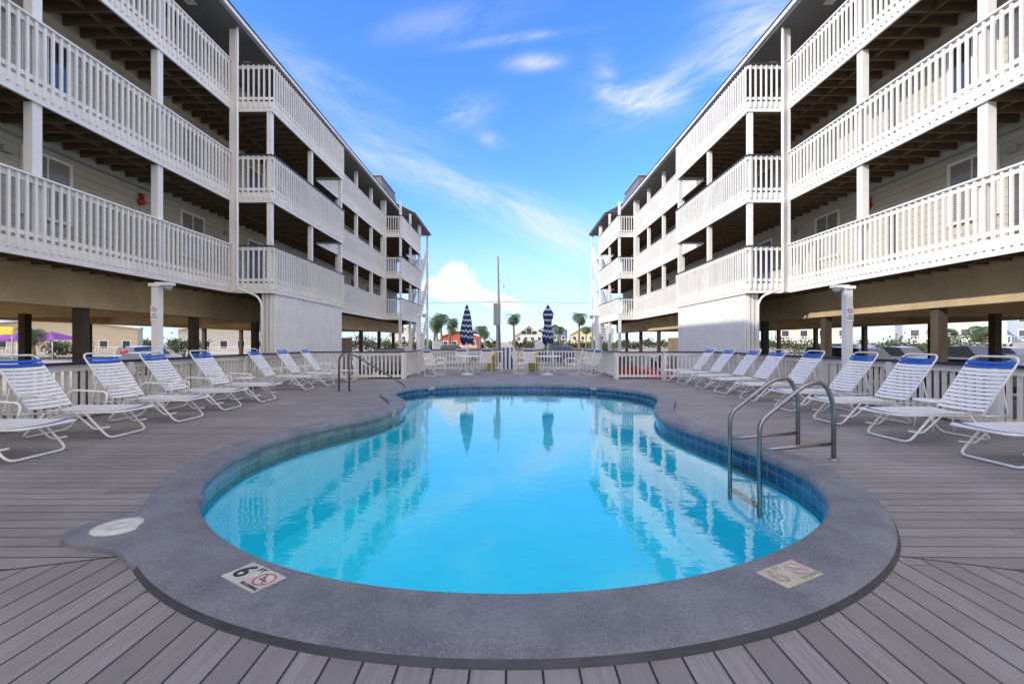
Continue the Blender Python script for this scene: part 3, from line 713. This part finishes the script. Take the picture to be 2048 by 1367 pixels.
    for y in (30.4,33.4): q=MB(); q.box(s*7.25,s*7.42,y-.09,y+.09,GZ,2.73); part('post',q,WHITE)
    q=MB()
    for i in range(22): q.box(s*9.9,s*9.93,24.2+i*.2,24.2+i*.2+.13,GZ,1.5)
    q.box(s*9.935,s*9.97,24.2,28.6,GZ+.3,GZ+.4); q.box(s*9.935,s*9.97,24.2,28.6,1.2,1.3); part('slatted_screen',q,FENCEW)
    return t
building(-1,'three-storey white-railed beach apartment wing with open parking below, in shade')
building(1,'three-storey white-railed beach apartment wing with open parking below, sunlit')
# ------------------------------------------------------------------ cars
RIM=pm('wheel_rim',(.4,.4,.42),.35,.2,8,metal=.8); HLG=pm('headlight_lens',(.7,.7,.72),.1,.1,8); TLG=pm('tail_light_lens',(.4,.01,.01),.2,.1,8)
CG=glassmat('car_glass',(.02,.024,.03))
ST={'sedan':[(-2.25,.35,.75,.75,.78),(-2.1,.25,.92,.92,.86),(-1.55,.22,.97,.99,.9),(-.95,.22,.97,1.38,.9),(.2,.22,.95,1.44,.9),(1.05,.22,.93,.96,.9),(2.0,.22,.78,.79,.86),(2.25,.3,.6,.6,.76)],
 'suv':[(-2.3,.4,.9,.9,.82),(-2.25,.32,1.05,1.07,.92),(-2.0,.3,1.08,1.70,.95),(-.4,.3,1.08,1.78,.95),(.35,.3,1.06,1.72,.95),(1.0,.3,1.05,1.08,.95),(2.05,.3,.98,1.0,.92),(2.3,.38,.75,.75,.82)],
 'pickup':[(-2.8,.5,1.1,1.1,.92),(-2.75,.45,1.12,1.14,.96),(-.95,.4,1.12,1.15,.97),(-.9,.4,1.12,1.80,.97),(.5,.4,1.12,1.86,.97),(1.2,.4,1.12,1.16,.97),(2.5,.4,1.08,1.1,.95),(2.75,.45,.85,.85,.88)]}
def car(kind,color,x,y,rz,label):
    t=top('parked_car' if kind!='pickup' else 'pickup_truck',label,'car' if kind!='pickup' else 'pickup truck',(x,y,GZ),rz,group='parked cars')
    pt=pm('car_paint',color,.25,.1,3); S=ST[kind]; q=MB(); vs=[]
    for (px,zb,zl,zr,wd) in S:
        wr=wd*.80 if zr-zl>.2 else wd*.93
        vs+=[(px,-wd*.93,zb),(px,-wd,zb+.25),(px,-wd*.97,zl),(px,-wr,zr),(px,wr,zr),(px,wd*.97,zl),(px,wd,zb+.25),(px,wd*.93,zb)]
    q.v+=vs
    for i in range(len(S)-1):
        cab=max(S[i][3]-S[i][2],S[i+1][3]-S[i+1][2])>.2; slope=abs(S[i][3]-S[i+1][3])>.2
        for j in range(8):
            k=(j+1)%8; m=0
            if j in(2,4) and cab: m=1
            if j==3 and cab and slope: m=1
            q.f.append([i*8+j,i*8+k,(i+1)*8+k,(i+1)*8+j]); q.m.append(m); q.sm.append(False)
    q.f.append(list(range(8))); q.m.append(0); q.sm.append(False); q.f.append([(len(S)-1)*8+j for j in range(8)][::-1]); q.m.append(0); q.sm.append(False)
    wx=(S[0][0]*.62,S[-1][0]*.63); Rr=.33 if kind=='sedan' else .38
    o=mk('body',q,[pt,CG],t); bv=o.modifiers.new('b','BEVEL'); bv.width=.05; bv.segments=3; bv.limit_method='ANGLE'
    for px in wx:
        for sy in(-1,1):
            wdt=S[3][4]; q=MB(); q.tube([(px,sy*(wdt-.20),Rr),(px,sy*(wdt+.015),Rr)],Rr,n=24); tw=mk('wheel',q,BLACK,t)
            q=MB(); q.tube([(px,sy*(wdt+.0),Rr),(px,sy*(wdt+.03),Rr)],Rr*.62,n=20); mk('rim',q,RIM,tw)
    f=S[-1]; r=S[0]
    for sy in(-1,1):
        q=MB(); q.box(f[0]-.12,f[0]+.015,sy*f[4]*.62,sy*f[4]*.95,f[2]-.17,f[2]-.04); mk('headlight',q,HLG,t)
        q=MB(); q.box(r[0]-.015,r[0]+.12,sy*r[4]*.7,sy*r[4]*.96,r[2]-.2,r[2]-.03); mk('tail_light',q,TLG,t)
        q=MB(); q.box(.75,.9,sy*1.0,sy*1.13,1.0,1.12); mk('wing_mirror',q,pt,t)
    q=MB(); q.box(f[0]-.02,f[0]+.012,-f[4]*.55,f[4]*.55,f[1]+.05,f[1]+.22); mk('grille',q,BLACK,t)
car('sedan',(.42,.012,.015),5.9,21.6,R(-60),'red sedan parked behind the deck fence')
car('suv',(.02,.022,.025),-6.2,23.4,R(-75),'black SUV parked beneath the apartment building')
car('pickup',(.5,.5,.5),-5.4,42,R(15),'silver pickup truck parked near the street')
car('suv',(.02,.04,.12),3.7,42,R(170),'dark blue SUV parked by the street')
car('suv',(.08,.18,.34),24,33,R(-70),'blue SUV parked outside the parking bays')
car('suv',(.7,.7,.7),28.5,33,R(-80),'white SUV parked in sunlight')
car('pickup',(.72,.72,.72),29.5,29.2,R(-85),'white pickup truck parked in sunlight')
car('sedan',(.03,.03,.035),17.6,17.5,R(175),'black sedan parked beneath the building')
car('sedan',(.45,.46,.48),27.5,24.8,R(-95),'silver sedan parked outside the building')
car('suv',(.75,.75,.75),33,30,R(-75),'second white SUV parked in sunlight')
car('suv',(.05,.05,.06),21.5,27.5,R(-90),'dark grey SUV parked outside the parking bays')
car('sedan',(.5,.5,.5),-24,30,R(100),'silver sedan on the sunny lot')
car('suv',(.6,.6,.58),-30,38,R(80),'pale SUV on the sunny lot')
# ------------------------------------------------------------------ vegetation
def leafm(n,c): return pm(n,c,.6,.4,2)
L1=leafm('palm_frond_green',(.075,.13,.035)); L2=leafm('palm_frond_dry',(.20,.16,.06)); LG=leafm('leaf_green',(.085,.115,.035)); LD=leafm('leaf_dark',(.04,.06,.022)); BARK=pm('palm_bark',(.22,.17,.12),.9,.4,6,.5,20)
def palm(x,y,h,cr,label,seed):
    rn=random.Random(seed); t=top('palm_tree',label,'palm tree',(x,y,GZ),group='palm trees')
    lean=rn.uniform(-.4,.4); q=MB(); q.tube([(lean*(i/6)**2,0,h*i/6) for i in range(7)],.20,n=9,r1=.13); mk('trunk',q,BARK,t)
    q=MB()
    for k in range(34):
        az=rn.uniform(0,6.28); el=rn.uniform(-.6,1.2); Lf=cr*rn.uniform(.8,1.1); m=1 if el<-.35 else 0
        dirh=Vector((math.cos(az),math.sin(az),0)); side=Vector((-math.sin(az),math.cos(az),0)); p=Vector((lean,0,h)); n=9; e=el; prev=p.copy()
        for i in range(n):
            e-=.17+.03*i; st=Lf/n; nx=prev+(dirh*math.cos(e)+Vector((0,0,1))*math.sin(e))*st
            wl_=cr*.36*math.sin(math.pi*(i+1.2)/(n+1.5))
            for sg in(-1,1):
                for u in (0,.5):
                    a=prev.lerp(nx,u); b_=prev.lerp(nx,u+.32); tip=a+side*sg*wl_+(nx-prev)*.9+Vector((0,0,-wl_*.35)); q.add([a,b_,tip],[(0,1,2)],m)
            prev=nx
    mk('crown',q,[L1,L2],t)
for i,(px,yy,ytop,cr) in enumerate([(868,62,640,1.7),(884,66,632,1.9),(898,60,640,1.5),(875,75,652,1.6),(1029,66,632,1.7),(1158,70,630,2.0),(960,88,655,2.0),(970,95,664,1.9),(1120,120,655,2.2),(945,120,662,2.0),(1172,110,655,2.0),(905,100,655,2.0)]):
    X=(px-1020)/910*yy; h=(683-ytop)/910*yy+1.25-GZ
    palm(X,yy,h,cr,'fan palm with rough trunk beside the street',i)
palm(-46,44,3.0,1.8,'short bushy palm near outdoor market',31); palm(44,46,3.0,2.0,'short bushy palm by parked cars',32); palm(52,50,3.4,2.0,'short bushy palm by beach houses',33)
def shrub(name,x,y,rx,ry,h,n,sz,label,stuff=False,seed=1):
    rn=random.Random(seed); q=MB()
    ncl=max(4,int(rx*ry*.5)+4) if not stuff else int(rx*1.2)
    cl=[(rn.uniform(-rx,rx)*.8,rn.uniform(-ry,ry)*.8,rn.uniform(.3,.85)*h) for _ in range(ncl)]
    for i in range(n):
        c=rn.choice(cl); r=h*.38; p=Vector((c[0]+rn.gauss(0,r*.7),c[1]+rn.gauss(0,r*.7),max(.02,c[2]+rn.gauss(0,r*.5))))
        a=Vector((rn.gauss(0,1),rn.gauss(0,1),rn.gauss(0,1))).normalized()*sz; b=Vector((rn.gauss(0,1),rn.gauss(0,1),rn.gauss(0,1))).normalized()*sz
        q.add([p-a*.5,p+b*.4,p+a*.6,p-b*.4],[(0,1,2,3)],rn.choice((0,0,1)))
    if stuff:
        o=mk(name,q,[LG,LD],None,None,(x,y,GZ)); tag(o,label,'vegetation',None,'stuff'); return
    t=top(name,label,'shrub',(x,y,GZ),group='shrubs')
    mk('foliage',q,[LG,LD],t); q=MB()
    for i in range(4): q.tube([(0,0,0),(rn.uniform(-.5,.5)*rx*.5,rn.uniform(-.5,.5)*ry*.5,h*.5)],.05,n=6)
    mk('stem',q,BARK,t)
shrub('scrub_vegetation',0,128,150,8,2.4,14000,.7,'low green coastal scrub beyond the street',True,3)
for i,(x,y,r,h) in enumerate([(-20,64,2.5,2.6),(6,66,2,1.6),(12,64,2.2,1.8),(-12,66,2.2,1.8),(-60,60,3,2.4),(-43,60,2.5,2.4),(46,52,2.5,2.2),(58,58,3,3),(75,60,3.5,3),(40,64,2.5,2.4),(-78,62,4,4)]):
    shrub('shrub',x,y,r,r*.8,h,800,.3,'leafy green shrub on sandy ground',False,50+i)
# ------------------------------------------------------------------ houses and shops beyond
def wm_(n,c): return pm(n,c,.7,.12,1)
def house(name,x,y,w_,d_,h,rh,col,rcol,label,rz=0,stilt=2.2,storeys=2,win=4,aframe=False):
    t=top(name,label,'house',(x,y,GZ),rz,group='houses across the street'); mt=wm_('house_wall',col); rm=pm('roof_covering',rcol,.8,.2,3)
    q=MB(); q.box(-w_/2,w_/2,0,d_,stilt,stilt+h); q.add([(-w_/2,0,stilt+h),(w_/2,0,stilt+h),(0,0,stilt+h+rh),(-w_/2,d_,stilt+h),(w_/2,d_,stilt+h),(0,d_,stilt+h+rh)],[(0,1,2),(3,5,4)],0); mk('wall',q,mt,t)
    q=MB(); e=.5
    for sg in(-1,1):
        a=(sg*(w_/2+e),-e,stilt+h-e*rh/(w_/2)+.03); b=(0,-e,stilt+h+rh+.05); q.add([a,b,(0,d_+e,b[2]),(a[0],d_+e,a[2])],[(0,1,2,3)],0)
        q.beam((a[0],-e-.04,a[2]-.12),(0,-e-.04,b[2]-.12),.06,.28,1)
    mk('roof',q,[rm,WHITE],t)
    for sx in range(5):
        if stilt>1: q=MB(); xx=-w_/2+.2+(w_-.4)*sx/4; q.box(xx-.15,xx+.15,.1,.4,0,stilt); mk('piling',q,FENCEW,t)
    for sr in range(storeys):
        z=stilt+.7+sr*2.8
        if z+1.5>stilt+h: break
        for i in range(win):
            xx=-w_/2+w_*(i+.5)/win; q=MB(); q.box(xx-.65,xx+.65,-.06,-.002,z-.1,z+1.5); wo=mk('window',q,WHITE,t); q=MB(); q.box(xx-.52,xx+.52,-.075,-.062,z,z+1.38); mk('pane',q,GLASS,wo)
    if aframe:
        for i in range(3): q=MB(); xx=(i-1)*1.7; q.box(xx-.75,xx+.75,-.06,-.002,stilt+h+.1,stilt+h+rh*(.62 if i==1 else .35)); wo=mk('window',q,GLASS,t)
    q=MB(); q.box(-w_/2,w_/2,-1.8,-.08,stilt-.15,stilt); q.beam((-w_/2,-1.75,stilt+1),(w_/2,-1.75,stilt+1),.08,.1)
    k=int(w_/.4)
    for i in range(k+1): q.beam((-w_/2+w_*i/k,-1.75,stilt),(-w_/2+w_*i/k,-1.75,stilt+1),.07,.07)
    mk('porch',q,WHITE,t)
house('beach_house',6.3,150,9,9,2.9,3.2,(.62,.60,.52),(.25,.25,.26),'cream gabled beach house with large gable windows',0,1.6,1,4,True)
house('beach_house',15,152,8.5,9,4.2,2.0,(.12,.18,.28),(.12,.12,.13),'slate blue beach house on pilings',.1,2,2,3)
house('beach_house',24,150,8,9,3.0,2.4,(.62,.50,.26),(.22,.22,.23),'pale yellow beach house on pilings',-.1,1.8,1,3)
house('beach_house',32,158,8,9,4.5,2.4,(.30,.36,.42),(.15,.15,.16),'grey-blue beach house on pilings',0,2,2,3)
house('beach_house',-35,150,10,9,3.0,2.4,(.55,.52,.46),(.22,.22,.23),'beige beach house on pilings',0,1.8,1,3)
house('beach_house',70,72,12,10,5.6,2.5,(.62,.60,.56),(.25,.25,.26),'white two-storey beach house across the lot',-.6,2,2,4)
house('beach_house',88,76,12,10,5.6,2.5,(.35,.42,.48),(.2,.2,.2),'grey beach house across the lot',-.7,2,2,4)
house('beach_house',52,78,11,10,3,2.5,(.60,.52,.40),(.25,.2,.16),'tan beach house with white trim',-.5,2,1,4)
house('red_shop',-12.5,112,9,8,3.6,1.2,(.45,.09,.05),(.30,.06,.04),'red-painted shop building with flat awning',0,.2,1,4)
house('shop_building',-78,78,22,10,4.6,1.5,(.58,.47,.32),(.25,.22,.2),'long pale shop building behind purple canopy',.6,.2,1,7)
house('shop_building',-50,82,16,10,4.2,1.5,(.60,.54,.44),(.2,.2,.22),'white shop building behind the parking lot',.5,.2,1,6)
PUR=pm('purple_canvas',(.24,.05,.30),.7,.3,3)
for x,y in ((-56.5,56),(-61.5,57)):
    t=top('canopy_tent','purple canvas market canopy on slim poles','canopy',(x,y,GZ),group='purple canopies')
    q=MB(); q.add([(-2.4,-2,2.4),(2.4,-2,2.4),(2.4,2,2.4),(-2.4,2,2.4),(0,0,3.4)],[(0,1,4),(1,2,4),(2,3,4),(3,0,4)]); q.add([(-2.4,-2,2.4),(2.4,-2,2.4),(2.4,-2,2.15),(-2.4,-2,2.15)],[(0,1,2,3)]); mk('canvas',q,PUR,t)
    for a in(-2.1,2.1):
        for b in(-1.9,1.9): q=MB(); q.tube([(a,b,0),(a,b,2.4)],.04,n=6); mk('pole',q,WHITE2,t)
t=top('shop_sign','yellow rectangular roadside sign on two posts','sign',(-60.5,54,GZ)); q=MB(); q.box(-1.6,1.6,-.08,.08,3.0,3.9); mk('sign_board',q,YEL,t)
for a in(-1.3,1.3): q=MB(); q.box(a-.06,a+.06,.09,.2,0,3.9); mk('post',q,GALV,t)
t=top('wooden_fence','weathered wooden fence along the far kerb','fence',(0,66,GZ)); q=MB()
for i in range(160): q.box(-16+i*.2,-16+i*.2+.16,-.02,.02,0,1.25+.05*math.sin(i*2.3))
mk('fence_board',q,FENCEW,t,); t.children[0]["kind"]="stuff"
t=top('utility_pole','tall weathered wooden utility pole with crossarm and wires','utility pole',(-1.1,47,GZ))
q=MB(); q.tube([(.05,0,0),(-.14,0,10.9)],.15,n=10,r1=.09); mk('pole',q,POLEW,t)
q=MB(); q.tube([(0,.1,8.4),(.45,.0,8.1),(.5,0,7.9)],.02,n=6); q.box(.40,.53,-.07,.07,7.6,7.9); q.tube([(-.05,0,9.2),(.35,0,8.9),(.55,0,8.3)],.012,n=5); mk('bracket',q,GALV,t)
for z0 in (6.2,):
    q=MB(); pts=[]
    for i in range(41):
        u=i/40*2-1; pts.append((u*45,0,z0-.1-abs(u)*.2+ .9*(abs(u)-.5)**2*.6)); 
    q.tube(pts,.018,n=5); mk('wire',q,BLACK,t)
for x,y,l in ((3.0,46,'small white notice sign on a post'),(-7.5,47,'white lot sign on a post')):
    t=top('lot_sign',l,'sign',(x,y,GZ),group='lot signs'); q=MB(); q.box(-.5,.5,-.02,.02,1.3,2.2); mk('sign_board',q,WHITE2,t); q=MB(); q.box(-.05,.05,.021,.1,0,2.2); mk('post',q,GALV,t)
def cabinet(x,y,w_,h,label):
    t=top('utility_cabinet',label,'cabinet',(x,y,GZ),group='utility cabinets'); q=MB(); q.box(-w_/2,w_/2,-.35,.35,0,h); o=mk('cabinet_body',q,GALV,t); bv=o.modifiers.new('b','BEVEL'); bv.width=.02
    q=MB(); q.box(-w_/2+.05,-.01,-.375,-.351,.1,h-.1); q.box(.01,w_/2-.05,-.375,-.351,.1,h-.1); mk('cabinet_door',q,GALV,t)
cabinet(-10.2,15.6,1.3,1.55,'grey steel utility cabinet beside a column'); cabinet(10.4,15.8,1.4,1.6,'grey steel utility cabinet beside a column'); cabinet(-8.7,13.9,.9,1.5,'low grey cabinet near downspout')
def person(x,y,rz,shirt,shorts,label):
    t=top('person',label,'person',(x,y,GZ),rz)
    def skin(name,pts,edges,rad,mat,root=0):
        me=bpy.data.meshes.new(name); me.from_pydata(pts,edges,[]); me.materials.append(mat); o=bpy.data.objects.new(name,me); COL.objects.link(o); o.parent=t
        o.modifiers.new('s','SKIN'); o.modifiers.new('d','SUBSURF').levels=1
        for i,sv in enumerate(me.skin_vertices[0].data): sv.radius=(rad[i],rad[i]*.85); sv.use_root=(i==root)
        return o
    P=[(0,0,.95),(0,0,1.15),(0,0,1.40),(0,0,1.5),(0,-.01,1.60),(0,-.01,1.72),(-.1,0,.9),(-.12,-.08,.5),(-.12,-.02,.08),(-.12,-.14,.03),(.1,0,.9),(.13,.06,.5),(.13,.16,.08),(.13,.05,.03),(-.19,0,1.40),(-.25,.02,1.12),(-.26,-.08,.88),(-.26,-.11,.78),(.19,0,1.40),(.25,-.02,1.12),(.26,-.12,.9),(.26,-.15,.8)]
    E=[(0,1),(1,2),(2,3),(3,4),(4,5),(0,6),(6,7),(7,8),(8,9),(0,10),(10,11),(11,12),(12,13),(2,14),(14,15),(15,16),(16,17),(2,18),(18,19),(19,20),(20,21)]
    Rd=[.14,.13,.15,.055,.095,.075,.09,.06,.04,.035,.09,.06,.04,.035,.06,.045,.032,.035,.06,.045,.032,.035]
    skin('body',P,E,Rd,pm('skin_tone',(.45,.27,.19),.6,.1,5))
    skin('shirt',[(0,0,.98),(0,0,1.18),(0,0,1.40),(-.19,0,1.41),(-.24,.01,1.2),(.19,0,1.41),(.24,-.01,1.2)],[(0,1),(1,2),(2,3),(3,4),(2,5),(5,6)],[.155,.15,.165,.078,.065,.078,.065],shirt)
    skin('shorts',[(0,0,.97),(-.1,0,.9),(-.12,-.07,.55),(.1,0,.9),(.13,.05,.55)],[(0,1),(1,2),(0,3),(3,4)],[.16,.105,.09,.105,.09],shorts)
    q=MB(); q.lathe([(.10,-.02),(.105,.03),(.08,.08),(.03,.105),(0,.108)],(0,.01,1.68),14); mk('hair',q,pm('hair_brown',(.06,.04,.025),.8,.3,20),t)
person(-29.7,35,.4,RED,pm('navy_cloth',(.03,.04,.08),.8,.2,5),'person in red shirt and dark shorts walking outdoors')
